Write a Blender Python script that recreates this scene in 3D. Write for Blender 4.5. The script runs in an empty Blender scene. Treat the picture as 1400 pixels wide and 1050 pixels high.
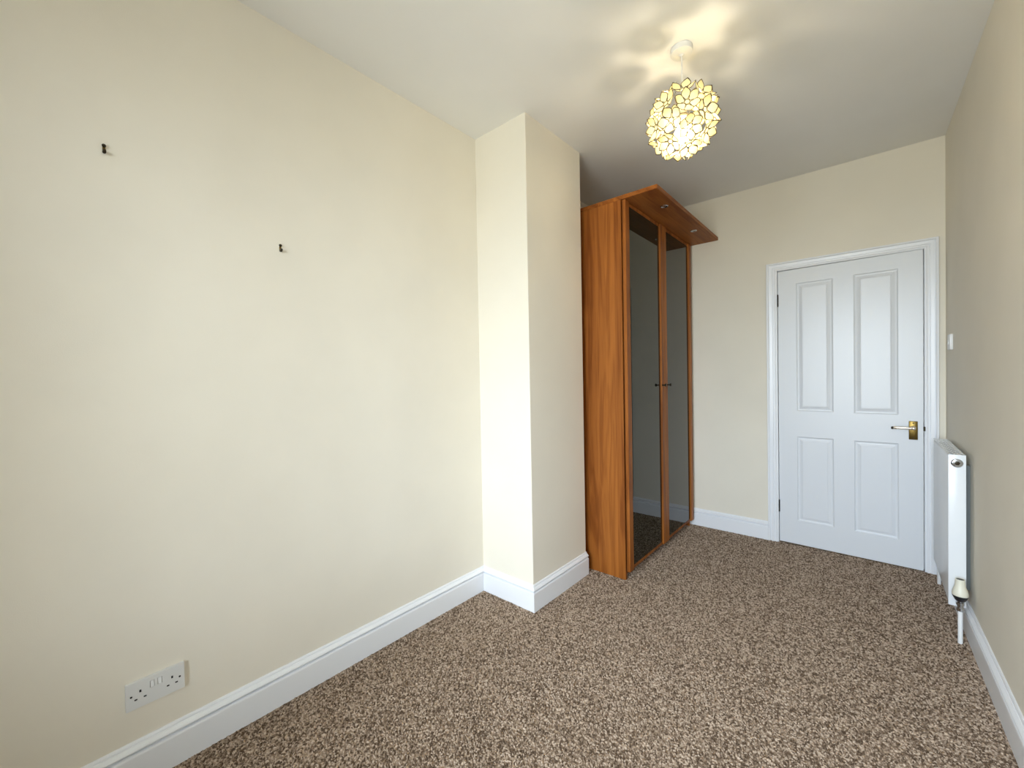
import bpy, bmesh, math, random
from mathutils import Vector, Matrix

# ------------------------------------------------------------------ camera, world, exposure
C = bpy.context.scene.collection
sc = bpy.context.scene
F_PX, YAW, PITCH, ROLL = 568.276, 0.71145, -0.015805, -0.018318
cam_d = bpy.data.cameras.new('camera')
cam_d.sensor_width = 36.0
cam_d.lens = F_PX / 1400 * 36
cam_d.clip_start = 0.02
cam = bpy.data.objects.new('camera', cam_d)
C.objects.link(cam)
fwd = Vector((-math.sin(YAW) * math.cos(PITCH), math.cos(YAW) * math.cos(PITCH), math.sin(PITCH)))
rgt = Vector((math.cos(YAW), math.sin(YAW), 0))
upv = rgt.cross(fwd)
r2 = math.cos(ROLL) * rgt + math.sin(ROLL) * upv
u2 = -math.sin(ROLL) * rgt + math.cos(ROLL) * upv
m = Matrix(((r2.x, u2.x, -fwd.x, 1.75886), (r2.y, u2.y, -fwd.y, 0.0), (r2.z, u2.z, -fwd.z, 1.2605), (0, 0, 0, 1)))
cam.matrix_world = m
sc.camera = cam

sc.view_settings.view_transform = 'Standard'
sc.view_settings.look = 'None'
sc.view_settings.gamma = 1
sc.view_settings.use_curve_mapping = False
sc.view_settings.exposure = 0.0

SKY = 23.8            # overcast daylight outside the window
LAMP = 115.0          # bulb surface strength
world = bpy.data.worlds.new('overcast_sky')
sc.world = world
world.use_nodes = True
wn, wl = world.node_tree.nodes, world.node_tree.links
wn.clear()
wo = wn.new('ShaderNodeOutputWorld')
wb = wn.new('ShaderNodeBackground')
wt = wn.new('ShaderNodeTexCoord')
wx = wn.new('ShaderNodeSeparateXYZ')
wr = wn.new('ShaderNodeValToRGB')
wr.color_ramp.elements[0].position = 0.46
wr.color_ramp.elements[0].color = (0.36, 0.38, 0.36, 1)      # gardens and street below the horizon
wr.color_ramp.elements[1].position = 0.54
wr.color_ramp.elements[1].color = (0.76, 0.88, 1.0, 1)      # cloudy sky
wm = wn.new('ShaderNodeMath'); wm.operation = 'MULTIPLY_ADD'
wm.inputs[1].default_value = 0.5; wm.inputs[2].default_value = 0.5
wl.new(wt.outputs['Generated'], wx.inputs[0]); wl.new(wx.outputs['Z'], wm.inputs[0])
wl.new(wm.outputs[0], wr.inputs[0]); wl.new(wr.outputs[0], wb.inputs['Color'])
wb.inputs['Strength'].default_value = SKY
wl.new(wb.outputs[0], wo.inputs[0])

# room measures (metres); x across, y into the room, z up
H = 2.666          # ceiling
CB, Y1, Y2 = 0.377, 1.748, 2.297      # chimney breast depth, near and far faces
FAR = 3.6234
BACK = -1.10
R0, RS = 2.1057, 0.015                # right wall at the far end and its slight splay
def RX(y): return R0 + RS * (FAR - y)
SK, ST = 0.139, 0.0202                # skirting height, thickness
WIN = (0.70, 2.08, 0.50, 2.40)        # window opening in the wall behind the camera

pd = bpy.data.lights.new('window_portal', 'AREA')
pd.shape = 'RECTANGLE'; pd.size = WIN[1] - WIN[0]; pd.size_y = WIN[3] - WIN[2]
pd.cycles.is_portal = True
po = bpy.data.objects.new('window_portal', pd)
po.location = ((WIN[0] + WIN[1]) / 2, BACK - 0.13, (WIN[2] + WIN[3]) / 2)
po.rotation_euler = (math.radians(90), 0, 0)
C.objects.link(po)

# ------------------------------------------------------------------ materials
def mat(name, col, rough=0.6, metal=0.0, ior=None, spec=None):
    mt = bpy.data.materials.new(name)
    mt.use_nodes = True
    b = mt.node_tree.nodes['Principled BSDF']
    b.inputs['Base Color'].default_value = (*col, 1)
    b.inputs['Roughness'].default_value = rough
    b.inputs['Metallic'].default_value = metal
    if ior: b.inputs['IOR'].default_value = ior
    if spec is not None: b.inputs['Specular IOR Level'].default_value = spec
    return mt

def speckle(mt, col, amount, scale, bump=0.0, bscale=None, detail=4):
    """slight procedural colour variation and relief"""
    nt = mt.node_tree; n, l = nt.nodes, nt.links
    b = n['Principled BSDF']
    tc = n.new('ShaderNodeNewGeometry')
    no = n.new('ShaderNodeTexNoise'); no.inputs['Scale'].default_value = scale; no.inputs['Detail'].default_value = detail
    rp = n.new('ShaderNodeValToRGB')
    rp.color_ramp.elements[0].position = 0.3; rp.color_ramp.elements[1].position = 0.7
    rp.color_ramp.elements[0].color = (*[c * (1 - amount) for c in col], 1)
    rp.color_ramp.elements[1].color = (*[min(1, c * (1 + amount)) for c in col], 1)
    l.new(tc.outputs['Position'], no.inputs['Vector']); l.new(no.outputs['Fac'], rp.inputs[0])
    l.new(rp.outputs[0], b.inputs['Base Color'])
    if bump:
        n2 = n.new('ShaderNodeTexNoise'); n2.inputs['Scale'].default_value = bscale; n2.inputs['Detail'].default_value = 2
        bp = n.new('ShaderNodeBump'); bp.inputs['Strength'].default_value = bump; bp.inputs['Distance'].default_value = 0.002
        l.new(tc.outputs['Position'], n2.inputs['Vector']); l.new(n2.outputs['Fac'], bp.inputs['Height'])
        l.new(bp.outputs[0], b.inputs['Normal'])
    return mt

CREAM = (0.875, 0.817, 0.70)
M = {}
M['wall'] = speckle(mat('cream_emulsion', CREAM, 0.85, spec=0.25), CREAM, 0.02, 3.0, 0.12, 350)
CEIL = (0.90, 0.888, 0.86)
M['ceiling'] = speckle(mat('ceiling_emulsion', CEIL, 0.9, spec=0.2), CEIL, 0.02, 2.0, 0.12, 200)
M['gloss'] = mat('white_gloss_paint', (0.91, 0.92, 0.945), 0.28)
M['door'] = mat('white_satin_door_paint', (0.82, 0.84, 0.87), 0.30)
M['radiator'] = mat('white_radiator_enamel', (0.88, 0.90, 0.92), 0.25)
M['plastic'] = mat('white_plastic', (0.80, 0.80, 0.78), 0.35)
M['plastic_bright'] = mat('bright_white_plastic', (0.88, 0.88, 0.87), 0.3)
M['dark'] = mat('black_recess', (0.01, 0.01, 0.01), 0.7)
M['dark_metal'] = mat('dark_bronze', (0.045, 0.035, 0.02), 0.4, 0.7)
M['brass'] = mat('brass', (0.19, 0.125, 0.035), 0.33, 1.0)
M['rim'] = mat('brass_wire', (0.10, 0.075, 0.04), 0.5, 0.3)
M['bright_lever'] = mat('polished_brass_lever', (0.95, 0.86, 0.72), 0.3, 1.0)
M['steel'] = mat('steel_hinge', (0.03, 0.025, 0.022), 0.45, 0.6)
M['chrome'] = mat('chrome', (0.55, 0.56, 0.58), 0.15, 1.0)
M['cream_plastic'] = mat('cream_plastic', (0.83, 0.80, 0.66), 0.35)
M['black_plastic'] = mat('black_plastic', (0.015, 0.015, 0.018), 0.35)
M['fin'] = mat('grey_fins', (0.17, 0.185, 0.185), 0.5)
M['glass_dark'] = mat('dark_tinted_glass', (0.009, 0.010, 0.004), 0.015, ior=1.46)
M['upvc'] = mat('white_window_frame', (0.85, 0.86, 0.87), 0.3)
M['lens'] = mat('frosted_lens', (0.6, 0.6, 0.58), 0.2)

def wood(name, axis):
    mt = mat(name, (0.4, 0.15, 0.03), 0.45, spec=0.22)
    nt = mt.node_tree; n, l = nt.nodes, nt.links
    b = n['Principled BSDF']
    g = n.new('ShaderNodeNewGeometry')
    mp = n.new('ShaderNodeMapping')
    sl = [9.0, 9.0, 9.0]; sl[axis] = 0.55
    mp.inputs['Scale'].default_value = sl
    l.new(g.outputs['Position'], mp.inputs['Vector'])
    n1 = n.new('ShaderNodeTexNoise'); n1.inputs['Scale'].default_value = 1.6; n1.inputs['Detail'].default_value = 5
    n1.inputs['Distortion'].default_value = 0.6
    l.new(mp.outputs[0], n1.inputs['Vector'])
    ml = n.new('ShaderNodeMath'); ml.operation = 'MULTIPLY'; ml.inputs[1].default_value = 26
    sn = n.new('ShaderNodeMath'); sn.operation = 'SINE'
    l.new(n1.outputs['Fac'], ml.inputs[0]); l.new(ml.outputs[0], sn.inputs[0])
    mp2 = n.new('ShaderNodeMapping'); s2 = [260.0] * 3; s2[axis] = 6.0
    mp2.inputs['Scale'].default_value = s2
    l.new(g.outputs['Position'], mp2.inputs['Vector'])
    n2 = n.new('ShaderNodeTexNoise'); n2.inputs['Scale'].default_value = 1.0; n2.inputs['Detail'].default_value = 2
    l.new(mp2.outputs[0], n2.inputs['Vector'])
    # veneer strips
    sx = n.new('ShaderNodeSeparateXYZ'); l.new(g.outputs['Position'], sx.inputs[0])
    ad = n.new('ShaderNodeMath'); ad.operation = 'ADD'
    o = [i for i in range(3) if i != axis]
    l.new(sx.outputs[o[0]], ad.inputs[0]); l.new(sx.outputs[o[1]], ad.inputs[1])
    dv = n.new('ShaderNodeMath'); dv.operation = 'MULTIPLY'; dv.inputs[1].default_value = 15.0
    fl = n.new('ShaderNodeMath'); fl.operation = 'FLOOR'
    wn_ = n.new('ShaderNodeTexWhiteNoise'); wn_.noise_dimensions = '1D'
    l.new(ad.outputs[0], dv.inputs[0]); l.new(dv.outputs[0], fl.inputs[0]); l.new(fl.outputs[0], wn_.inputs['W'])
    # blend
    a1 = n.new('ShaderNodeMath'); a1.operation = 'MULTIPLY_ADD'; a1.inputs[1].default_value = 0.17; a1.inputs[2].default_value = 0.15
    l.new(sn.outputs[0], a1.inputs[0])
    a2 = n.new('ShaderNodeMath'); a2.operation = 'MULTIPLY_ADD'; a2.inputs[1].default_value = 0.35
    l.new(n2.outputs['Fac'], a2.inputs[0]); l.new(a1.outputs[0], a2.inputs[2])
    a3 = n.new('ShaderNodeMath'); a3.operation = 'MULTIPLY_ADD'; a3.inputs[1].default_value = 0.40
    l.new(wn_.outputs['Value'], a3.inputs[0]); l.new(a2.outputs[0], a3.inputs[2])
    rp = n.new('ShaderNodeValToRGB')
    e = rp.color_ramp.elements
    e[0].position = 0.05; e[0].color = (0.15, 0.034, 0.004, 1)
    e[1].position = 0.95; e[1].color = (0.44, 0.150, 0.027, 1)
    l.new(a3.outputs[0], rp.inputs[0]); l.new(rp.outputs[0], b.inputs['Base Color'])
    bp = n.new('ShaderNodeBump'); bp.inputs['Strength'].default_value = 0.08; bp.inputs['Distance'].default_value = 0.001
    l.new(n2.outputs['Fac'], bp.inputs['Height']); l.new(bp.outputs[0], b.inputs['Normal'])
    return mt
M['wood_v'] = wood('cherry_veneer_upright', 2)
M['wood_h'] = wood('cherry_veneer_lengthwise', 1)

def thin_mix(name, build):
    mt = bpy.data.materials.new(name); mt.use_nodes = True
    n, l = mt.node_tree.nodes, mt.node_tree.links
    n.clear()
    out = n.new('ShaderNodeOutputMaterial')
    l.new(build(n, l), out.inputs[0])
    return mt
def b_shell(n, l):
    g = n.new('ShaderNodeNewGeometry'); oi = n.new('ShaderNodeObjectInfo')
    no = n.new('ShaderNodeTexNoise'); no.inputs['Scale'].default_value = 60; no.inputs['Detail'].default_value = 3
    l.new(g.outputs['Position'], no.inputs['Vector'])
    av = n.new('ShaderNodeMath'); av.operation = 'MULTIPLY_ADD'; av.inputs[1].default_value = 0.5
    hf = n.new('ShaderNodeMath'); hf.operation = 'MULTIPLY'; hf.inputs[1].default_value = 0.5
    l.new(oi.outputs['Random'], hf.inputs[0]); l.new(no.outputs['Fac'], av.inputs[0]); l.new(hf.outputs[0], av.inputs[2])
    rp = n.new('ShaderNodeValToRGB')
    rp.color_ramp.elements[0].color = (0.86, 0.74, 0.36, 1); rp.color_ramp.elements[1].color = (0.93, 0.86, 0.55, 1)
    l.new(av.outputs[0], rp.inputs[0])
    t = n.new('ShaderNodeBsdfTranslucent'); d = n.new('ShaderNodeBsdfDiffuse'); gl = n.new('ShaderNodeBsdfGlossy')
    gl.inputs['Roughness'].default_value = 0.2
    l.new(rp.outputs[0], t.inputs['Color']); l.new(rp.outputs[0], d.inputs['Color'])
    m1 = n.new('ShaderNodeMixShader'); m1.inputs[0].default_value = 0.78
    l.new(t.outputs[0], m1.inputs[1]); l.new(d.outputs[0], m1.inputs[2])
    m2 = n.new('ShaderNodeMixShader'); m2.inputs[0].default_value = 0.04
    l.new(m1.outputs[0], m2.inputs[1]); l.new(gl.outputs[0], m2.inputs[2])
    return m2.outputs[0]
M['shell'] = thin_mix('capiz_shell', b_shell)
def b_bulb(n, l):
    e = n.new('ShaderNodeEmission'); e.inputs['Color'].default_value = (1.0, 0.86, 0.62, 1); e.inputs['Strength'].default_value = LAMP
    return e.outputs[0]
M['bulb'] = thin_mix('lit_bulb', b_bulb)
def b_pane(n, l):
    t = n.new('ShaderNodeBsdfTransparent'); g = n.new('ShaderNodeBsdfGlossy'); g.inputs['Roughness'].default_value = 0.0
    fr = n.new('ShaderNodeFresnel'); fr.inputs['IOR'].default_value = 1.5
    mx = n.new('ShaderNodeMixShader')
    l.new(fr.outputs[0], mx.inputs[0]); l.new(t.outputs[0], mx.inputs[1]); l.new(g.outputs[0], mx.inputs[2])
    return mx.outputs[0]
M['pane'] = thin_mix('clear_window_glass', b_pane)

def carpet_mat(name, per_tuft):
    mt = mat(name, (0.2, 0.15, 0.11), 0.95, spec=0.1)
    nt = mt.node_tree; n, l = nt.nodes, nt.links
    b = n['Principled BSDF']
    g = n.new('ShaderNodeNewGeometry')
    no = n.new('ShaderNodeTexNoise'); no.inputs['Scale'].default_value = 150; no.inputs['Detail'].default_value = 3
    l.new(g.outputs['Position'], no.inputs['Vector'])
    rp = n.new('ShaderNodeValToRGB')
    e = rp.color_ramp.elements
    e[0].position = 0.28; e[0].color = (0.115, 0.076, 0.050, 1)
    e[1].position = 0.72; e[1].color = (0.55, 0.43, 0.33, 1)
    k = e.new(0.5); k.color = (0.33, 0.24, 0.172, 1)
    fac = no.outputs['Fac']
    if per_tuft:
        oi = n.new('ShaderNodeObjectInfo')
        mx = n.new('ShaderNodeMath'); mx.operation = 'MULTIPLY_ADD'; mx.inputs[1].default_value = 0.62
        sub = n.new('ShaderNodeMath'); sub.operation = 'ADD'; sub.inputs[1].default_value = -0.31
        l.new(oi.outputs['Random'], mx.inputs[0]); l.new(no.outputs['Fac'], mx.inputs[2])
        l.new(mx.outputs[0], sub.inputs[0]); fac = sub.outputs[0]
    l.new(fac, rp.inputs[0]); l.new(rp.outputs[0], b.inputs['Base Color'])
    return mt
M['carpet'] = carpet_mat('carpet_backing', False)
M['tuft'] = carpet_mat('carpet_tuft', True)

# ------------------------------------------------------------------ helpers
def obj(name, bm, material, parent=None, loc=(0, 0, 0), smooth=False, origin=(0, 0, 0)):
    """link one bmesh as ONE mesh object; coordinates given in world space are moved to the parent's local space by origin"""
    me = bpy.data.meshes.new(name)
    if origin != (0, 0, 0):
        bmesh.ops.translate(bm, verts=bm.verts[:], vec=-Vector(origin))
    bmesh.ops.recalc_face_normals(bm, faces=bm.faces[:])
    bm.to_mesh(me); bm.free()
    if smooth:
        for p in me.polygons: p.use_smooth = True
        try: me.set_sharp_from_angle(angle=math.radians(35))
        except Exception: pass
    for mm in (material if isinstance(material, (list, tuple)) else [material]):
        me.materials.append(mm)
    o = bpy.data.objects.new(name, me)
    o.location = loc
    if parent is not None: o.parent = parent
    C.objects.link(o)
    return o
def empty(name, loc):
    o = bpy.data.objects.new(name, None)
    o.empty_display_size = 0.05
    o.location = loc; C.objects.link(o)
    return o
def tag(o, label=None, cat=None, group=None, kind=None):
    if label: o['label'] = label
    if cat: o['category'] = cat
    if group: o['group'] = group
    if kind: o['kind'] = kind
    return o
def box(bm, x0, x1, y0, y1, z0, z1, bevel=0.0, seg=2):
    r = bmesh.ops.create_cube(bm, size=1)
    vs = r['verts']
    bmesh.ops.scale(bm, vec=(x1 - x0, y1 - y0, z1 - z0), verts=vs)
    bmesh.ops.translate(bm, vec=((x0 + x1) / 2, (y0 + y1) / 2, (z0 + z1) / 2), verts=vs)
    if bevel:
        es = list({e for v in vs for e in v.link_edges})
        bmesh.ops.bevel(bm, geom=es, offset=bevel, segments=seg, profile=0.5, affect='EDGES')
def bx(*a, **k):
    bm = bmesh.new(); box(bm, *a, **k); return bm
def lathe(bm, prof, axis=(0, 0, 1), at=(0, 0, 0), n=24, cap=True):
    """prof: list of (radius, height) along axis"""
    ax = Vector(axis).normalized()
    q = Vector((0, 0, 1)).rotation_difference(ax)
    rings = []
    for r, h in prof:
        rings.append([bm.verts.new(q @ Vector((r * math.cos(2 * math.pi * i / n), r * math.sin(2 * math.pi * i / n), h)) + Vector(at)) for i in range(n)])
    for a, b in zip(rings, rings[1:]):
        for i in range(n):
            bm.faces.new((a[i], a[(i + 1) % n], b[(i + 1) % n], b[i]))
    if cap:
        bm.faces.new(rings[0][::-1]); bm.faces.new(rings[-1])
def tube(bm, pts, r, n=10):
    """round tube through points; r may be a list"""
    P = [Vector(p) for p in pts]
    rr = r if isinstance(r, (list, tuple)) else [r] * len(P)
    rings = []
    ref = None
    for i, p in enumerate(P):
        d = (P[min(i + 1, len(P) - 1)] - P[max(i - 1, 0)]).normalized()
        if ref is None:
            ref = Vector((1, 0, 0)) if abs(d.x) < 0.9 else Vector((0, 1, 0))
        a = (ref - d * ref.dot(d)).normalized(); b = d.cross(a); ref = a
        rings.append([bm.verts.new(p + rr[i] * (math.cos(2 * math.pi * k / n) * a + math.sin(2 * math.pi * k / n) * b)) for k in range(n)])
    for a, b in zip(rings, rings[1:]):
        for i in range(n):
            bm.faces.new((a[i], a[(i + 1) % n], b[(i + 1) % n], b[i]))
    bm.faces.new(rings[0][::-1]); bm.faces.new(rings[-1])
def plate_with_holes(bm, w, h, d, holes, hd=None):
    """plate in local u (0..w), v (0..h), front at depth d, back at 0; rectangular holes (u0,u1,v0,v1) sunk to depth d-hd; returns nothing"""
    hd = d if hd is None else hd
    us = sorted({0, w, *[q for a in holes for q in a[:2]]})
    vs = sorted({0, h, *[q for a in holes for q in a[2:]]})
    cache = {}
    def V(u, v, z):
        k = (round(u, 6), round(v, 6), round(z, 6))
        if k not in cache: cache[k] = bm.verts.new((u, v, z))
        return cache[k]
    def inh(u, v): return any(a[0] < u < a[1] and a[2] < v < a[3] for a in holes)
    for i in range(len(us) - 1):
        for j in range(len(vs) - 1):
            if inh((us[i] + us[i + 1]) / 2, (vs[j] + vs[j + 1]) / 2): continue
            bm.faces.new((V(us[i], vs[j], d), V(us[i + 1], vs[j], d), V(us[i + 1], vs[j + 1], d), V(us[i], vs[j + 1], d)))
    for (a, b, c, e) in holes:
        z = d - hd
        q = [(a, c), (b, c), (b, e), (a, e)]
        for k in range(4):
            p0, p1 = q[k], q[(k + 1) % 4]
            # subdivide along the grid so that walls share vertices with the front
            bm.faces.new((V(*p0, d), V(*p1, d), V(*p1, z), V(*p0, z)))
    for i in range(len(us) - 1):
        bm.faces.new((V(us[i], 0, d), V(us[i + 1], 0, d), V(us[i + 1], 0, 0), V(us[i], 0, 0)))
        bm.faces.new((V(us[i], h, d), V(us[i + 1], h, d), V(us[i + 1], h, 0), V(us[i], h, 0)))
    for j in range(len(vs) - 1):
        bm.faces.new((V(0, vs[j], d), V(0, vs[j + 1], d), V(0, vs[j + 1], 0), V(0, vs[j], 0)))
        bm.faces.new((V(w, vs[j], d), V(w, vs[j + 1], d), V(w, vs[j + 1], 0), V(w, vs[j], 0)))
    return V
def xf(bm, mtx):
    bmesh.ops.transform(bm, matrix=mtx, verts=bm.verts[:])
def frame_m(origin, u, v, n):
    u, v, n = Vector(u), Vector(v), Vector(n)
    o = Vector(origin)
    return Matrix(((u.x, v.x, n.x, o.x), (u.y, v.y, n.y, o.y), (u.z, v.z, n.z, o.z), (0, 0, 0, 1)))

def struct(name, bm, material, label, cat, parent=None, smooth=False):
    o = obj(name, bm, material, parent, smooth=smooth)
    tag(o, label, None, None, 'structure')
    return o

# ------------------------------------------------------------------ room shell
T = 0.12
XL, XR = -T, 2.34
floor = struct('floor', bx(XL, XR, BACK - 0.2, FAR + 0.5, -0.1, -0.004), M['carpet'], 'floor of the room under the brown flecked carpet', 'floor')
struct('ceiling', bx(XL, XR, BACK - 0.2, FAR + 0.5, H, H + 0.1), M['ceiling'], 'smooth off-white painted ceiling', 'ceiling')
struct('wall_left', bx(-T, 0, BACK - 0.2, FAR + 0.22, -0.1, H), M['wall'], 'long plain cream wall on the left with a double socket', 'wall')
bm = bmesh.new(); box(bm, -0.02, CB, Y1, Y2, -0.1, H + 0.01)
es = [e for e in bm.edges if abs(e.verts[0].co.z - e.verts[1].co.z) > 1 and e.verts[0].co.x > 0.1]
bmesh.ops.bevel(bm, geom=es, offset=0.004, segments=3, profile=0.5, affect='EDGES')
struct('wall_chimney', bm, M['wall'], 'cream chimney breast projecting from the left wall before the wardrobe', 'wall')
# right wall, slightly splayed
bm = bmesh.new()
pts = [(RX(BACK - 0.2), BACK - 0.2), (2.34, BACK - 0.2), (2.34, FAR + 0.22), (RX(FAR + 0.22), FAR + 0.22)]
lo = [bm.verts.new((x, y, -0.1)) for x, y in pts]; hi = [bm.verts.new((x, y, H)) for x, y in pts]
bm.faces.new(lo[::-1]); bm.faces.new(hi)
for i in range(4): bm.faces.new((lo[i], lo[(i + 1) % 4], hi[(i + 1) % 4], hi[i]))
struct('wall_right', bm, M['wall'], 'plain cream wall on the right carrying the radiator', 'wall')
# far wall with the door opening
DX0, DX1, DZ = 1.2447, 2.0067, 2.0023
OX0, OX1, OZ = DX0 - 0.004, DX1 + 0.006, DZ + 0.004
bm = bmesh.new()
box(bm, -0.05, OX0 - 0.03, FAR, FAR + 0.12, -0.1, H)
box(bm, OX1 + 0.03, 2.2, FAR, FAR + 0.12, -0.1, H)
box(bm, OX0 - 0.03, OX1 + 0.03, FAR, FAR + 0.12, OZ + 0.03, H)
struct('wall_far', bm, M['wall'], 'cream end wall around the white door', 'wall')
struct('light_stop_slab', bx(-0.05, 2.3, FAR + 0.30, FAR + 0.40, -0.1, H), M['wall'], 'added unseen slab behind the door that stops light leaking through its gap', 'wall')  # added out of sight so sky light cannot leak past the door
# wall behind the camera with a window opening
bm = bmesh.new()
x0, x1, z0, z1 = WIN
box(bm, -0.05, x0, BACK - 0.15, BACK, -0.1, H)
box(bm, x1, 2.3, BACK - 0.15, BACK, -0.1, H)
box(bm, x0, x1, BACK - 0.15, BACK, -0.1, z0)
box(bm, x0, x1, BACK - 0.15, BACK, z1, H)
struct('wall_back', bm, M['wall'], 'cream window wall behind the viewer', 'wall')
win = empty('window_1', (x0, BACK - 0.1, z0))
tag(win, 'white framed window in the wall behind the viewer', None, None, 'structure')
o_ = (x0, BACK - 0.1, z0)
bm = bmesh.new()
yb, yf = BACK - 0.12, BACK - 0.06
for a in ((x0, x1, z0, z0 + .06), (x0, x1, z1 - .06, z1), (x0, x0 + .06, z0 + .06, z1 - .06), (x1 - .06, x1, z0 + .06, z1 - .06), ((x0 + x1) / 2 - .04, (x0 + x1) / 2 + .04, z0 + .06, z1 - .06)):
    box(bm, a[0], a[1], yb, yf, a[2], a[3], 0.004)
obj('window_frame', bm, M['upvc'], win, origin=o_)
for a, b in ((x0 + .055, (x0 + x1) / 2 - .035), ((x0 + x1) / 2 + .035, x1 - .055)):
    bm = bmesh.new()
    vs = [bm.verts.new(p) for p in ((a, BACK - .09, z0 + .055), (b, BACK - .09, z0 + .055), (b, BACK - .09, z1 - .055), (a, BACK - .09, z1 - .055))]
    bm.faces.new(vs)
    obj('pane', bm, M['pane'], win, origin=o_)
obj('window_sill', bx(x0 - .06, x1 + .06, BACK - .06, BACK + .10, z0 - .03, z0, 0.006), M['gloss'], win, origin=o_)

# skirting boards: one moulded profile swept along each stretch with mitred ends
PROF = [(0, 0), (ST, 0), (ST, .098), (ST - .0015, .1025), (ST - .006, .1045), (ST - .0125, .1055), (ST - .0125, .1100),
        (ST - .004, .1110), (ST - .0005, .1135), (ST, .1175), (ST - .003, .1215), (ST - .008, .1265), (ST - .0095, .1285), (ST - .0125, .1290), (ST - .0130, .1335), (.005, .1375), (.0035, SK), (0, SK)]
def skirting(name, path, i0, label):
    """one board between path[i0] and path[i0+1]; room side on the right of travel"""
    P = [Vector((*p, 0)) for p in path]
    def nrm(a, b):
        d = (b - a).normalized(); return Vector((d.y, -d.x, 0))
    segs = [nrm(P[i], P[i + 1]) for i in range(len(P) - 1)]
    def mitre(k):
        if k == 0: return segs[0]
        if k == len(P) - 1: return segs[-1]
        a, b = segs[k - 1], segs[k]
        return (a + b) / (1 + a.dot(b))
    bm = bmesh.new()
    ra = [bm.verts.new(P[i0] + mitre(i0) * d + Vector((0, 0, z))) for d, z in PROF]
    rb = [bm.verts.new(P[i0 + 1] + mitre(i0 + 1) * d + Vector((0, 0, z))) for d, z in PROF]
    n = len(PROF)
    for i in range(n): bm.faces.new((ra[i], ra[(i + 1) % n], rb[(i + 1) % n], rb[i]))
    bm.faces.new(ra[::-1]); bm.faces.new(rb)
    return struct(name, bm, M['gloss'], label, 'skirting')
path_l = [(0.0, BACK), (0.0, Y1), (CB, Y1), (CB, Y2)]
skirting('baseboard_left', path_l, 0, 'white moulded skirting board along the left wall below the socket')
skirting('baseboard_chimney_front', path_l, 1, 'short white skirting board across the narrow near face of the chimney breast')
skirting('baseboard_chimney_side', path_l, 2, 'white skirting board along the chimney breast ending at the wardrobe')
AX0, AX1, AZ = 1.1731, 2.0767, 2.0653
skirting('baseboard_far', [(0.0, FAR), (AX0, FAR)], 0, 'white skirting board on the end wall between wardrobe and door frame')
skirting('baseboard_corner', [(AX1, FAR), (R0 - 0.001, FAR)], 0, 'tiny piece of white skirting in the corner right of the door')
skirting('baseboard_right', [(RX(FAR - .02), FAR - .02), (RX(BACK), BACK)], 0, 'white moulded skirting board along the right wall under the radiator')

# door frame: lining with stop, and three mitred architrave lengths
tr = empty('trim_1', ((AX0 + AX1) / 2, FAR, 0))
tag(tr, 'white moulded door frame and architrave around the panelled door', None, None, 'structure')
to = tuple(tr.location)
bm = bmesh.new()
box(bm, OX0 - .03, OX0, FAR + .0005, FAR + .12, 0, OZ + .03)
box(bm, OX1, OX1 + .03, FAR + .0005, FAR + .12, 0, OZ + .03)
box(bm, OX0, OX1, FAR + .0005, FAR + .12, OZ, OZ + .03)
box(bm, OX0, OX0 + .012, FAR + .042, FAR + .075, 0, OZ)
box(bm, OX1 - .012, OX1, FAR + .042, FAR + .075, 0, OZ)
box(bm, OX0 + .012, OX1 - .012, FAR + .042, FAR + .075, OZ - .012, OZ)
obj('door_lining', bm, M['gloss'], tr, origin=to)
AW = AX1 - OX1 + 0.0   # moulding width on the right
APROF = [(0, 0), (0, .008), (.004, .0105), (.010, .0105), (.011, .0135), (.018, .0160), (.022, .0165), (.0235, .0115), (.0275, .0115), (.029, .0170), (.046, .0185), (.0475, .0125), (.0515, .0125), (.053, .0200), (.058, .0225), (.0645, .0225), (.066, .020), (.066, 0)]
def architrave(which):
    # inner edge corner points of the opening, outwards = profile u
    bm = bmesh.new()
    sx0, sx1, sz = OX0, OX1, OZ
    wl_ = OX0 - AX0; wr_ = AX1 - OX1; wt_ = AZ - OZ
    def pt(u, d, corner):
        k = u / .066
        if corner == 'BL': return (sx0 - k * wl_, FAR - d, 0)
        if corner == 'TL': return (sx0 - k * wl_, FAR - d, sz + k * wt_)
        if corner == 'TR': return (sx1 + k * wr_, FAR - d, sz + k * wt_)
        return (sx1 + k * wr_, FAR - d, 0)
    a, b = {'left': ('BL', 'TL'), 'top': ('TL', 'TR'), 'right': ('TR', 'BR')}[which]
    ra = [bm.verts.new(pt(u, d, a)) for u, d in APROF]; rb = [bm.verts.new(pt(u, d, b)) for u, d in APROF]
    n = len(APROF)
    for i in range(n): bm.faces.new((ra[i], ra[(i + 1) % n], rb[(i + 1) % n], rb[i]))
    bm.faces.new(ra[::-1]); bm.faces.new(rb)
    obj('architrave', bm, M['gloss'], tr, origin=to)
for w_ in ('left', 'top', 'right'): architrave(w_)

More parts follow.
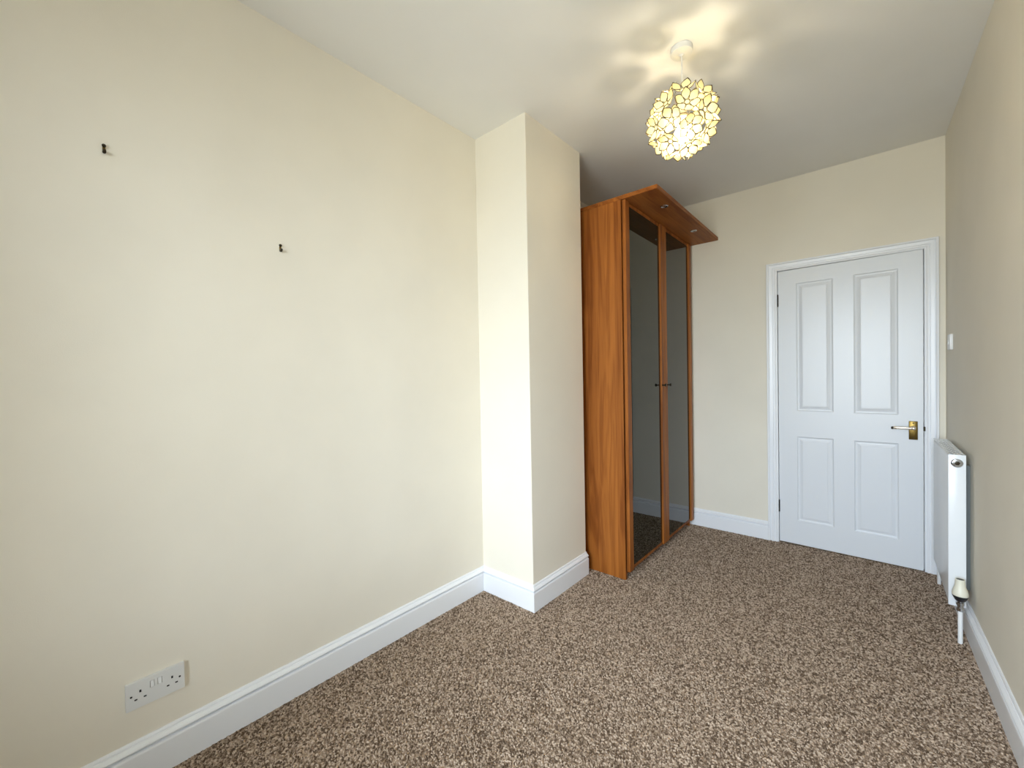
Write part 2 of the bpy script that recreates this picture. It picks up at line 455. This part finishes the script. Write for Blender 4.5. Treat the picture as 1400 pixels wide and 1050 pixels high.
# carpet pile: countless small tufts
def carpet_pile():
    bm = bmesh.new()
    vs = [bm.verts.new(p) for p in ((0, -0.35, -.003), (RX(-.35), -0.35, -.003), (RX(FAR), FAR, -.003), (0, FAR, -.003))]
    bm.faces.new(vs)
    o = obj('carpet_pile', bm, M['tuft'], floor)
    o['kind'] = 'stuff'
    o['label'] = 'brown and beige flecked twist pile carpet'
    tb = bmesh.new()
    bmesh.ops.create_icosphere(tb, subdivisions=1, radius=1)
    tm = bpy.data.meshes.new('tuft'); tb.to_mesh(tm); tb.free(); tm.materials.append(M['tuft'])
    for p in tm.polygons: p.use_smooth = True
    ng = bpy.data.node_groups.new('pile', 'GeometryNodeTree')
    ng.interface.new_socket('Geometry', in_out='INPUT', socket_type='NodeSocketGeometry')
    ng.interface.new_socket('Geometry', in_out='OUTPUT', socket_type='NodeSocketGeometry')
    N, L = ng.nodes, ng.links
    gi, go = N.new('NodeGroupInput'), N.new('NodeGroupOutput')
    dp = N.new('GeometryNodeDistributePointsOnFaces'); dp.distribute_method = 'RANDOM'
    dp.inputs['Density'].default_value = 26000
    ico = N.new('GeometryNodeMeshIcoSphere'); ico.inputs['Radius'].default_value = 1.0; ico.inputs['Subdivisions'].default_value = 2
    sm_ = N.new('GeometryNodeSetMaterial'); sm_.inputs['Material'].default_value = M['tuft']
    ip = N.new('GeometryNodeInstanceOnPoints')
    rv = N.new('FunctionNodeRandomValue'); rv.data_type = 'FLOAT_VECTOR'
    rv.inputs[0].default_value = (-0.5, -0.5, 0); rv.inputs[1].default_value = (0.5, 0.5, 6.283)
    rs = N.new('FunctionNodeRandomValue'); rs.data_type = 'FLOAT_VECTOR'
    rs.inputs[0].default_value = (0.0036, 0.0022, 0.0036); rs.inputs[1].default_value = (0.0072, 0.0034, 0.0066)
    jn = N.new('GeometryNodeJoinGeometry')
    L.new(gi.outputs[0], dp.inputs['Mesh']); L.new(dp.outputs['Points'], ip.inputs['Points'])
    L.new(ico.outputs['Mesh'], sm_.inputs['Geometry']); L.new(sm_.outputs[0], ip.inputs['Instance'])
    L.new(rv.outputs[0], ip.inputs['Rotation']); L.new(rs.outputs[0], ip.inputs['Scale'])
    L.new(gi.outputs[0], jn.inputs[0]); L.new(ip.outputs[0], jn.inputs[0])
    L.new(jn.outputs[0], go.inputs[0])
    md = o.modifiers.new('pile', 'NODES'); md.node_group = ng
carpet_pile()

# ------------------------------------------------------------------ panelled door (slightly ajar on its latch side)
door = empty('door_1', (DX0, FAR, 0))
tag(door, 'white four-panel interior door on the end wall, barely ajar', None, None, 'structure')
AJAR = math.radians(1.6)
door.rotation_euler = (0, 0, -AJAR)
W, DH, DT = DX1 - DX0, DZ - 0.010, 0.038
pan = [(1.356, 1.5665, .980, 1.901), (1.676, 1.895, .977, 1.905), (1.356, 1.5665, .181, .795), (1.676, 1.895, .178, .794)]
holes = [(a - DX0, b - DX0, c - .010, d - .010) for a, b, c, d in pan]
bm = bmesh.new()
V = plate_with_holes(bm, W, DH, DT, holes, 0.0001)
bmesh.ops.remove_doubles(bm, verts=bm.verts[:], dist=0.0003)
# moulded panels: rings stepping in and down from the face, then up to the raised field
RINGS = [(0, DT), (.003, DT - .0045), (.007, DT - .0075), (.013, DT - .0085), (.017, DT - .0080), (.034, DT - .0025), (.036, DT - .0035), (.038, DT - .0030)]
for (a, b, c, d) in holes:
    prev = None
    for off, dep in RINGS:
        q = [bm.verts.new((x, y, dep)) for x, y in ((a + off, c + off), (b - off, c + off), (b - off, d - off), (a + off, d - off))]
        if prev:
            for i in range(4): bm.faces.new((prev[i], prev[(i + 1) % 4], q[(i + 1) % 4], q[i]))
        prev = q
    bm.faces.new(prev)
vs = [bm.verts.new(p) for p in ((0, 0, 0), (W, 0, 0), (W, DH, 0), (0, DH, 0))]
bm.faces.new(vs[::-1])
bmesh.ops.remove_doubles(bm, verts=bm.verts[:], dist=0.0003)
xf(bm, frame_m((0, DT, .010), (1, 0, 0), (0, 0, 1), (0, -1, 0)))     # local u->x, v->z, depth->-y; face at y=0
leaf = obj('door_leaf', bm, M['door'], door)
# hinges: knuckles at the left edge
for zc in (1.79, .272):
    bm = bmesh.new()
    lathe(bm, [(.0045, -.045), (.0055, -.042), (.0055, -.016), (.0048, -.015), (.0055, -.014), (.0055, .014), (.0048, .015), (.0055, .016), (.0055, .042), (.0045, .045)], at=(-.002, -.004, zc), n=12)
    box(bm, -.0035, -.0005, -.001, .03, zc - .04, zc + .04)
    obj('hinge', bm, M['steel'], door, smooth=True)
# lever handle on short backplate
hx, hz = 1.962 - DX0, .883
bm = bx(hx - .0205, hx + .0205, -.0085, -.0005, hz - .058, hz + .058, .003)
bp = obj('handle_backplate', bm, M['brass'], door, smooth=True)
bm = bmesh.new()
for dz_ in (-.046, .046):
    lathe(bm, [(.0035, 0), (.004, .001), (.003, .0022)], axis=(0, -1, 0), at=(hx, -.0085, hz + dz_), n=10)
obj('screw', bm, M['dark_metal'], bp)
bm = bmesh.new()
lz = hz + .017
lathe(bm, [(.0125, 0), (.0125, .004), (.0095, .007), (.0085, .030), (.0095, .036), (.011, .042), (.0095, .050), (.004, .053)], axis=(0, -1, 0), at=(hx, -.0085, lz), n=20)
tube(bm, [(hx, -.050, lz), (hx - .02, -.051, lz), (hx - .045, -.052, lz + .001), (hx - .07, -.053, lz + .001), (hx - .085, -.052, lz), (hx - .094, -.050, lz - .001)], [.009, .0085, .0075, .0075, .008, .0055], 14)
obj('lever_handle', bm, M['bright_lever'], bp, smooth=True)
bm = bmesh.new()
lathe(bm, [(.0062, 0), (.0085, .003), (.0085, .008), (.005, .012)], axis=(-1, 0, -.1), at=(hx - .091, -.050, lz - .001), n=12)
obj('lever_end_cap', bm, M['dark_metal'], bp, smooth=True)
# latch bolt at the leaf's edge
bm = bx(W - .001, W + .0105, .006, .024, .880, .908, .003)
obj('latch', bm, M['dark_metal'], door)

# ------------------------------------------------------------------ wardrobe
WX0, WXF = 0.03, 0.622         # carcass back and front
WY0, WY1 = 2.365, 3.568
WT = 2.326                      # underside of the cornice
wd = empty('wardrobe', (WX0, WY0, 0))
tag(wd, 'tall cherry wood wardrobe with two dark glass doors and overhanging cornice, in the alcove', 'wardrobe')
wo_ = tuple(wd.location)
def wpart(name, bm, m_, parent=wd, smooth=False): return obj(name, bm, m_, parent, origin=wo_, smooth=smooth)
# side panels run to the floor; the doors overhang the plinth
for y0 in (WY0, WY1 - .02):
    wpart('side_panel', bx(WX0, WXF - .006, y0, y0 + .02, 0, WT, .0008, seg=1), M['wood_v'])
wpart('back_panel', bx(WX0, WX0 + .008, WY0 + .02, WY1 - .02, .05, WT), M['wood_v'])
wpart('base_panel', bx(WX0 + .008, WXF - .008, WY0 + .02, WY1 - .02, .055, .075), M['wood_h'])
wpart('plinth', bx(WXF - .055, WXF - .037, WY0 + .02, WY1 - .02, 0, .055), M['wood_h'])
cor = wpart('cornice', bx(WX0, .842, WY0 - .002, FAR - .004, WT, WT + .025, .0025), M['wood_h'])
for (lx, ly) in ((.775, 2.648), (.768, 3.246)):
    bm = bmesh.new()
    lathe(bm, [(.014, -.0005), (.0175, -.0035), (.022, -.0035), (.024, -.0015), (.024, 0)], at=(lx, ly, WT), n=24, cap=False)
    lathe(bm, [(.0005, -.001), (.014, -.001)], at=(lx, ly, WT), n=24, cap=False)
    wpart('downlight', bm, M['chrome'], cor, True)
DB = .056
ymid = (WY0 + WY1) / 2
DFX0, DFX1 = WXF + .003, WXF + .024        # door back and front
for k, (a, b) in enumerate(((WY0, ymid - .0012), (ymid + .0012, WY1))):
    sw, rb_, rt_ = .052, .018, .022
    bm = bmesh.new()
    box(bm, DFX0, DFX1, a, a + sw, DB, WT - .004, .0012, 1)
    box(bm, DFX0, DFX1, b - sw, b, DB, WT - .004, .0012, 1)
    box(bm, DFX0, DFX1 - .010, a + sw, b - sw, DB, DB + rb_)
    box(bm, DFX0, DFX1 - .010, a + sw, b - sw, WT - .004 - rt_, WT - .004)
    dr = wpart('wardrobe_door', bm, M['wood_v'])
    wpart('glass_panel', bx(DFX0 + .003, DFX1 - .0115, a + sw - .004, b - sw + .004, DB + rb_ - .004, WT - .004 - rt_ + .004), M['glass_dark'], dr)
    ky = (b - sw / 2 - .0) if k == 0 else (a + sw / 2)
    ky = 2.918 if k == 0 else 3.016
    bm = bmesh.new()
    lathe(bm, [(.0065, 0), (.0065, .002), (.0042, .004), (.0040, .014), (.0075, .018), (.0105, .021), (.0105, .025), (.008, .028)], axis=(1, 0, 0), at=(DFX1, ky, 1.187), n=18)
    wpart('knob', bm, M['dark_metal'], dr, True)

# ------------------------------------------------------------------ radiator on the right wall
RY0, RY1 = 2.815, 3.425
RXF, RXB = 2.036, 2.094
RZ0, RZ1 = .148, .862
rad = empty('radiator', (RXB, RY0, RZ0))
tag(rad, 'white panel radiator with slotted top grille on the right wall beside the door', 'radiator')
ro_ = (RXB, RY0, RZ0)
def rpart(name, bm, m_, parent=rad, smooth=False): return obj(name, bm, m_, parent, origin=ro_, smooth=smooth)
bm = bx(RXF, RXF + .012, RY0 + .008, RY1 - .008, RZ0 + .01, RZ1 - .008, .005, 3)
rpart('front_panel', bm, M['radiator'], smooth=True)
bm = bx(RXB - .016, RXB - .006, RY0 + .012, RY1 - .012, RZ0 + .03, RZ1 - .03, .003)
rpart('rear_panel', bm, M['radiator'])
bm = bmesh.new()
yy = RY0 + .03
while yy < RY1 - .03:      # folded convector fins between the panels
    box(bm, RXF + .012, RXB - .016, yy, yy + .002, RZ0 + .06, RZ1 - .014)
    yy += .022
f_ = rpart('convector_fins', bm, M['fin']); f_['kind'] = 'stuff'
for y0, s_ in ((RY0, 1), (RY1 - .008, -1)):
    bm = bx(RXF - .001, RXB, y0, y0 + .008, RZ0, RZ1, .003, 2)
    rpart('end_panel', bm, M['radiator'], smooth=True)
bm = bmesh.new()
gw, gl = RXB - RXF - .001, RY1 - RY0 - .016
hs = []
ns = 11
for i in range(ns):
    v0 = .012 + i * (gl - .024) / ns
    for (u0, u1) in ((.008, .019), (.0235, .0345), (.039, .050)):
        hs.append((u0, u1, v0, v0 + (gl - .024) / ns * .60))
plate_with_holes(bm, gw, gl, .002, hs, .002)
xf(bm, frame_m((RXF + .0005, RY0 + .008, RZ1 - .0035), (1, 0, 0), (0, 1, 0), (0, 0, 1)))
rpart('top_grille', bm, M['radiator'])
bm = bmesh.new()
px_, pz_ = 2.0645, .822
lathe(bm, [(.0205, 0), (.0205, .0015), (.0175, .0055), (.0140, .0060)], axis=(0, -1, 0), at=(px_, RY0, pz_), n=24)
pg = rpart('vent_plug', bm, M['chrome'], smooth=True)
bm = bmesh.new()
lathe(bm, [(.0095, 0), (.0095, .002), (.005, .003), (.0045, .007), (.003, .0075)], axis=(0, -1, 0), at=(px_, RY0 - .0060, pz_ + .001), n=6)
rpart('vent_screw', bm, M['dark_metal'], pg)
for y0 in (RY0 + .08, RY1 - .10):
    bm = bx(RXB - .006, RX(y0) - .001, y0, y0 + .025, RZ0 + .06, RZ1 - .06)
    rpart('wall_bracket', bm, M['fin'])
# thermostatic valve at the near end
vx, vy = 2.0685, 2.766
bm = bmesh.new()
lathe(bm, [(.0105, .150), (.0125, .152), (.0125, .166), (.0105, .168), (.0100, .176), (.0130, .178), (.0130, .190), (.0105, .192), (.0105, .204)], at=(vx, vy, 0), n=16)
lathe(bm, [(.0085, 0), (.0085, .014), (.0125, .015), (.0125, .028), (.009, .029), (.009, RY0 - vy - .0005)], axis=(0, 1, 0), at=(vx, vy, .176), n=16)
vb = rpart('radiator_valve', bm, M['chrome'], smooth=True)
bm = bmesh.new()
lathe(bm, [(.0135, .196), (.0170, .199), (.0235, .212), (.0262, .219), (.0262, .2225)], at=(vx, vy, 0), n=28)
rpart('valve_collar', bm, M['black_plastic'], vb, True)
bm = bmesh.new()
lathe(bm, [(.0262, .2225), (.0272, .226), (.0270, .234), (.0245, .246), (.0205, .258), (.0178, .270), (.0168, .285), (.0166, .295), (.0160, .2970), (.0140, .2972), (.0138, .2955)], at=(vx, vy, 0), n=28, cap=False)
rpart('thermostat_head', bm, M['cream_plastic'], vb, True)
bm = bmesh.new()
lathe(bm, [(.0139, .2935), (.0139, .2958)], at=(vx, vy, 0), n=24)
rpart('thermostat_top', bm, M['dark_metal'], vb, True)
bm = bmesh.new(); lathe(bm, [(.0085, 0), (.0085, .151)], at=(vx, vy, 0), n=16)
rpart('pipe', bm, M['plastic_bright'], smooth=True)
# lockshield valve and pipe at the far end
vy2 = 3.462
bm = bmesh.new()
lathe(bm, [(.0105, .140), (.0125, .142), (.0125, .160), (.0105, .162), (.0105, .186)], at=(2.062, vy2, 0), n=14)
lathe(bm, [(.009, 0), (.0125, .006), (.0125, .018), (.009, .020), (.009, vy2 - RY1 - .0005)], axis=(0, -1, 0), at=(2.062, vy2, .176), n=14)
lathe(bm, [(.011, .186), (.013, .188), (.012, .214), (.009, .218)], at=(2.062, vy2, 0), n=14)
rpart('lockshield_valve', bm, M['plastic_bright'], smooth=True)
bm = bmesh.new(); lathe(bm, [(.0085, 0), (.0085, .141)], at=(2.062, vy2, 0), n=14)
rpart('pipe', bm, M['plastic_bright'], smooth=True)

# ------------------------------------------------------------------ pendant lamp with capiz shell flowers
LX, LY, LZ = 1.1475, 1.87, 2.353
lamp = empty('pendant_lamp', (LX, LY, H))
tag(lamp, 'lit pendant lamp with round shade of cream shell flowers hanging from the ceiling', 'lamp')
lo_ = (LX, LY, H)
def lpart(name, bm, m_, parent=lamp, smooth=False): return obj(name, bm, m_, parent, origin=lo_, smooth=smooth)
bm = bmesh.new()
lathe(bm, [(.0445, 0), (.0445, -.0215), (.0432, -.0232), (.0405, -.0240), (.010, -.0285), (.0095, -.0300), (.006, -.0340), (.0035, -.0345)], at=(LX, LY, H - .0005), n=40)
lpart('ceiling_rose', bm, M['plastic'], smooth=True)
bm = bmesh.new()
tube(bm, [(LX, LY, H - .033), (LX, LY, LZ + .085)], .0030, 10)
lpart('cord', bm, M['plastic'], smooth=True)
BZ = LZ - .055
bm = bmesh.new()
lathe(bm, [(.004, .055), (.010, .050), (.014, .040), (.0165, .020), (.0165, -.005), (.021, -.006), (.021, -.012), (.0165, -.013), (.0155, -.030)], at=(LX, LY, BZ + .080), n=20)
lpart('lamp_holder', bm, M['plastic'], smooth=True)
bm = bmesh.new()
lathe(bm, [(.0125, .056), (.0135, .046), (.022, .031), (.031, .015), (.0345, 0), (.0320, -.014), (.0245, -.0255), (.0125, -.033), (.002, -.0345)], at=(LX, LY, BZ), n=24)
lpart('bulb', bm, M['bulb'], smooth=True)
# shade: wire rings carrying 32 flowers set as on a football: 12 with five petals, 20 with six
RC = .122
sb = bmesh.new()
lathe(sb, [(.0205, .0), (.0235, .0), (.0235, .003), (.0205, .003), (.0205, .0)], at=(LX, LY, LZ + .023), n=24, cap=False)
for k in range(3):
    a = k * 2.0944 + .3
    tube(sb, [(LX + .022 * math.cos(a), LY + .022 * math.sin(a), LZ + .0245), (LX + .06 * math.cos(a), LY + .06 * math.sin(a), LZ + .085), (LX + .05 * math.cos(a), LY + .05 * math.sin(a), LZ + .108)], .0012, 6)
shade = lpart('lampshade', sb, M['rim'])
g = (1 + 5 ** .5) / 2
ico = [Vector(v).normalized() for v in ((0, 1, g), (0, 1, -g), (0, -1, g), (0, -1, -g), (1, g, 0), (1, -g, 0), (-1, g, 0), (-1, -g, 0), (g, 0, 1), (g, 0, -1), (-g, 0, 1), (-g, 0, -1))]
dod = [Vector(v).normalized() for v in [(a, b, c) for a in (-1, 1) for b in (-1, 1) for c in (-1, 1)] + [(0, a * g, b / g) for a in (-1, 1) for b in (-1, 1)] + [(a / g, 0, b * g) for a in (-1, 1) for b in (-1, 1)] + [(a * g, b / g, 0) for a in (-1, 1) for b in (-1, 1)]]
spin = Matrix.Rotation(.35, 3, 'X') @ Matrix.Rotation(.5, 3, 'Z')
cen = [(spin @ v, 5) for v in ico] + [(spin @ v, 6) for v in dod]
def petal_mesh(hw, name):
    bm = bmesh.new()
    L0, L1 = .0092, .0520
    def rise(s): return .0020 + .022 * s ** 1.35
    out = [(0.0, .20), (.16, .44), (.36, .82), (.55, 1.0), (.72, .84), (.88, .40), (1.0, 0.0)]
    def ring(sc_, dz):
        pts = []
        for s, w in out: pts.append((s, w))
        for s, w in reversed(out[:-1]): pts.append((s, -w))
        vs = []
        for s, w in pts:
            ss = .52 + (s - .52) * sc_
            ww = w * sc_
            vs.append(bm.verts.new((L0 + (L1 - L0) * ss, hw * ww, rise(ss) + dz - .0035 * ww * ww)))
        return vs
    a0, a1 = ring(1.0, -.0008), ring(1.0, .0008)
    b0, b1 = ring(.85, -.0008), ring(.85, .0008)
    mid = ring(.86, 0)
    n = len(a0)
    for i in range(n):
        j = (i + 1) % n
        for q in ((a0[i], a0[j], a1[j], a1[i]), (a1[i], a1[j], b1[j], b1[i]), (b1[i], b1[j], b0[j], b0[i]), (b0[i], b0[j], a0[j], a0[i])):
            f = bm.faces.new(q); f.material_index = 1
    # sheet: strips across the petal
    k = len(out)
    top = mid[:k]; bot = [mid[0 - i if i else 0] for i in range(0)]
    right = mid[k:][::-1]      # mirrored side, from base upwards
    for i in range(k - 1):
        if i == k - 2: q = (top[i], top[i + 1], right[i])
        else: q = (top[i], top[i + 1], right[i + 1], right[i])
        f = bm.faces.new(q); f.material_index = 0
    me = bpy.data.meshes.new(name)
    bmesh.ops.recalc_face_normals(bm, faces=bm.faces[:])
    bm.to_mesh(me); bm.free()
    me.materials.append(M['shell']); me.materials.append(M['rim'])
    for p in me.polygons: p.use_smooth = p.material_index == 0
    return me
pm = {5: petal_mesh(.0218, 'petal'), 6: petal_mesh(.0195, 'petal')}
bm = bmesh.new()
lathe(bm, [(.0002, .0035), (.0088, .0030)], n=12, cap=False)
for f in bm.faces: f.material_index = 0
nf = len(bm.faces)
lathe(bm, [(.0088, .0022), (.0098, .0022), (.0098, .0038), (.0088, .0038), (.0088, .0022)], n=12, cap=False)
bm.faces.ensure_lookup_table()
for f in bm.faces[nf:]: f.material_index = 1
cm = bpy.data.meshes.new('flower_centre'); bm.to_mesh(cm); bm.free()
cm.materials.append(M['shell']); cm.materials.append(M['rim'])
for n_, cnt in cen:
    nb = [v for v, c in cen if (v - n_).length > .01]
    nb.sort(key=lambda v: (v - n_).length)
    e1 = (nb[0] - n_ * nb[0].dot(n_)).normalized()
    e2 = n_.cross(e1)
    base = Matrix(((e1.x, e2.x, n_.x), (e1.y, e2.y, n_.y), (e1.z, e2.z, n_.z)))
    pos = Vector((0, 0, LZ - H)) + n_ * RC
    if n_.z > .93: continue                    # open at the top for the flex
    o = bpy.data.objects.new('flower_centre', cm); o.parent = shade; C.objects.link(o)
    o.matrix_local = Matrix.Translation(pos) @ base.to_4x4()
    for k in range(cnt):
        o = bpy.data.objects.new('petal', pm[cnt]); o.parent = shade; C.objects.link(o)
        o.matrix_local = Matrix.Translation(pos) @ (base @ Matrix.Rotation(2 * math.pi * k / cnt, 3, 'Z')).to_4x4()

# ------------------------------------------------------------------ double socket on the left wall
so = empty('double_socket', (0, .1705, .2415))
tag(so, 'white double wall socket with two switches low on the left wall', 'socket')
SW, SH = .1455, .0845
scr = [(.0125, .0425), (.1330, .0425)]
hl = []
for cx_ in (.0345, .1135):
    hl += [(cx_ - .0026, cx_ + .0026, .0465, .0550), (cx_ - .0146, cx_ - .0074, .0258, .0308), (cx_ + .0074, cx_ + .0146, .0258, .0308)]
ro = [(.0578, .0690, .0480, .0690), (.0765, .0877, .0480, .0690)]
bm = bmesh.new()
plate_with_holes(bm, SW, SH, .0095, hl + ro, .006)
xf(bm, frame_m((0.0005, 0, 0), (0, 1, 0), (0, 0, 1), (1, 0, 0)))
fp = obj('face_plate', bm, M['plastic'], so)
for (a, b, c, d) in hl:
    obj('pin_hole_fill', bx(.003, .0088, a + .0001, b - .0001, c + .0001, d - .0001), M['dark'], fp)  # solid black block standing in for the shade inside the hole
for (u, v) in scr:
    bm = bmesh.new(); lathe(bm, [(.0030, 0), (.0030, .0004), (.0022, .0006)], axis=(1, 0, 0), at=(.0100, u, v), n=12)
    obj('screw', bm, M['dark'], fp)
for (a, b, c, d) in ro:
    bm = bmesh.new()
    pr_ = [(c + .0013, .0115), (d - .0013, .0090), (d - .0013, .004), (c + .0013, .004)]
    q0 = [bm.verts.new((x, a + .0013, z)) for z, x in pr_]; q1 = [bm.verts.new((x, b - .0013, z)) for z, x in pr_]
    bm.faces.new(q0); bm.faces.new(q1[::-1])
    for i in range(4): bm.faces.new((q0[i], q0[(i + 1) % 4], q1[(i + 1) % 4], q1[i]))
    obj('rocker_switch', bm, M['plastic_bright'], so)

# ------------------------------------------------------------------ light switch on the right wall
ly0 = 3.36
lsx = RX(ly0 + .043)
ls = empty('light_switch', (lsx, ly0, 1.372))
tag(ls, 'white light switch on the right wall above the radiator', 'light switch')
ls.rotation_euler = (0, 0, math.atan(RS))
obj('face_plate', bx(-.0125, .0005, 0, .086, 0, .086, .002), M['plastic_bright'], ls, smooth=True)
bm = bmesh.new()
pr_ = [(.032, -.0175), (.054, -.0135), (.054, -.012), (.032, -.012)]
q0 = [bm.verts.new((x, .036, z)) for z, x in pr_]; q1 = [bm.verts.new((x, .050, z)) for z, x in pr_]
bm.faces.new(q0); bm.faces.new(q1[::-1])
for i in range(4): bm.faces.new((q0[i], q0[(i + 1) % 4], q1[(i + 1) % 4], q1[i]))
obj('rocker_switch', bm, M['plastic'], ls)

# ------------------------------------------------------------------ two small picture hooks left on the wall
def picture_hook(y, z, k, label):
    e = empty('picture_hook', (0, y, z))
    tag(e, label, 'picture hook', 'picture hooks on the left wall')
    bm = bx(.0005, .002, -.0035 * k, .0035 * k, -.010 * k, .011 * k, .0005, 1)
    obj('hook_plate', bm, M['brass'], e)
    bm = bmesh.new()
    lathe(bm, [(.0048 * k, 0), (.0052 * k, .003), (.004 * k, .0055), (.0015, .0065)], axis=(1, 0, .5), at=(.002, 0, .0085 * k), n=12)
    obj('pin_head', bm, M['dark_metal'], e, smooth=True)
    bm = bmesh.new()
    w = .0045 * k
    tube(bm, [(.002, 0, -.0065 * k), (.004, 0, -.0105 * k), (.008 * k, 0, -.0115 * k), (.0115 * k, 0, -.0085 * k), (.012 * k, 0, -.0045 * k)], [w * .7, w, w, w, w * .8], 10)
    obj('hook', bm, M['dark_metal'], e, smooth=True)
picture_hook(.1640, 1.9755, 1.0, 'small dark picture hook, the higher and nearer one on the left wall')
picture_hook(.6567, 1.7865, 1.05, 'small dark picture hook, the lower one further along the left wall')
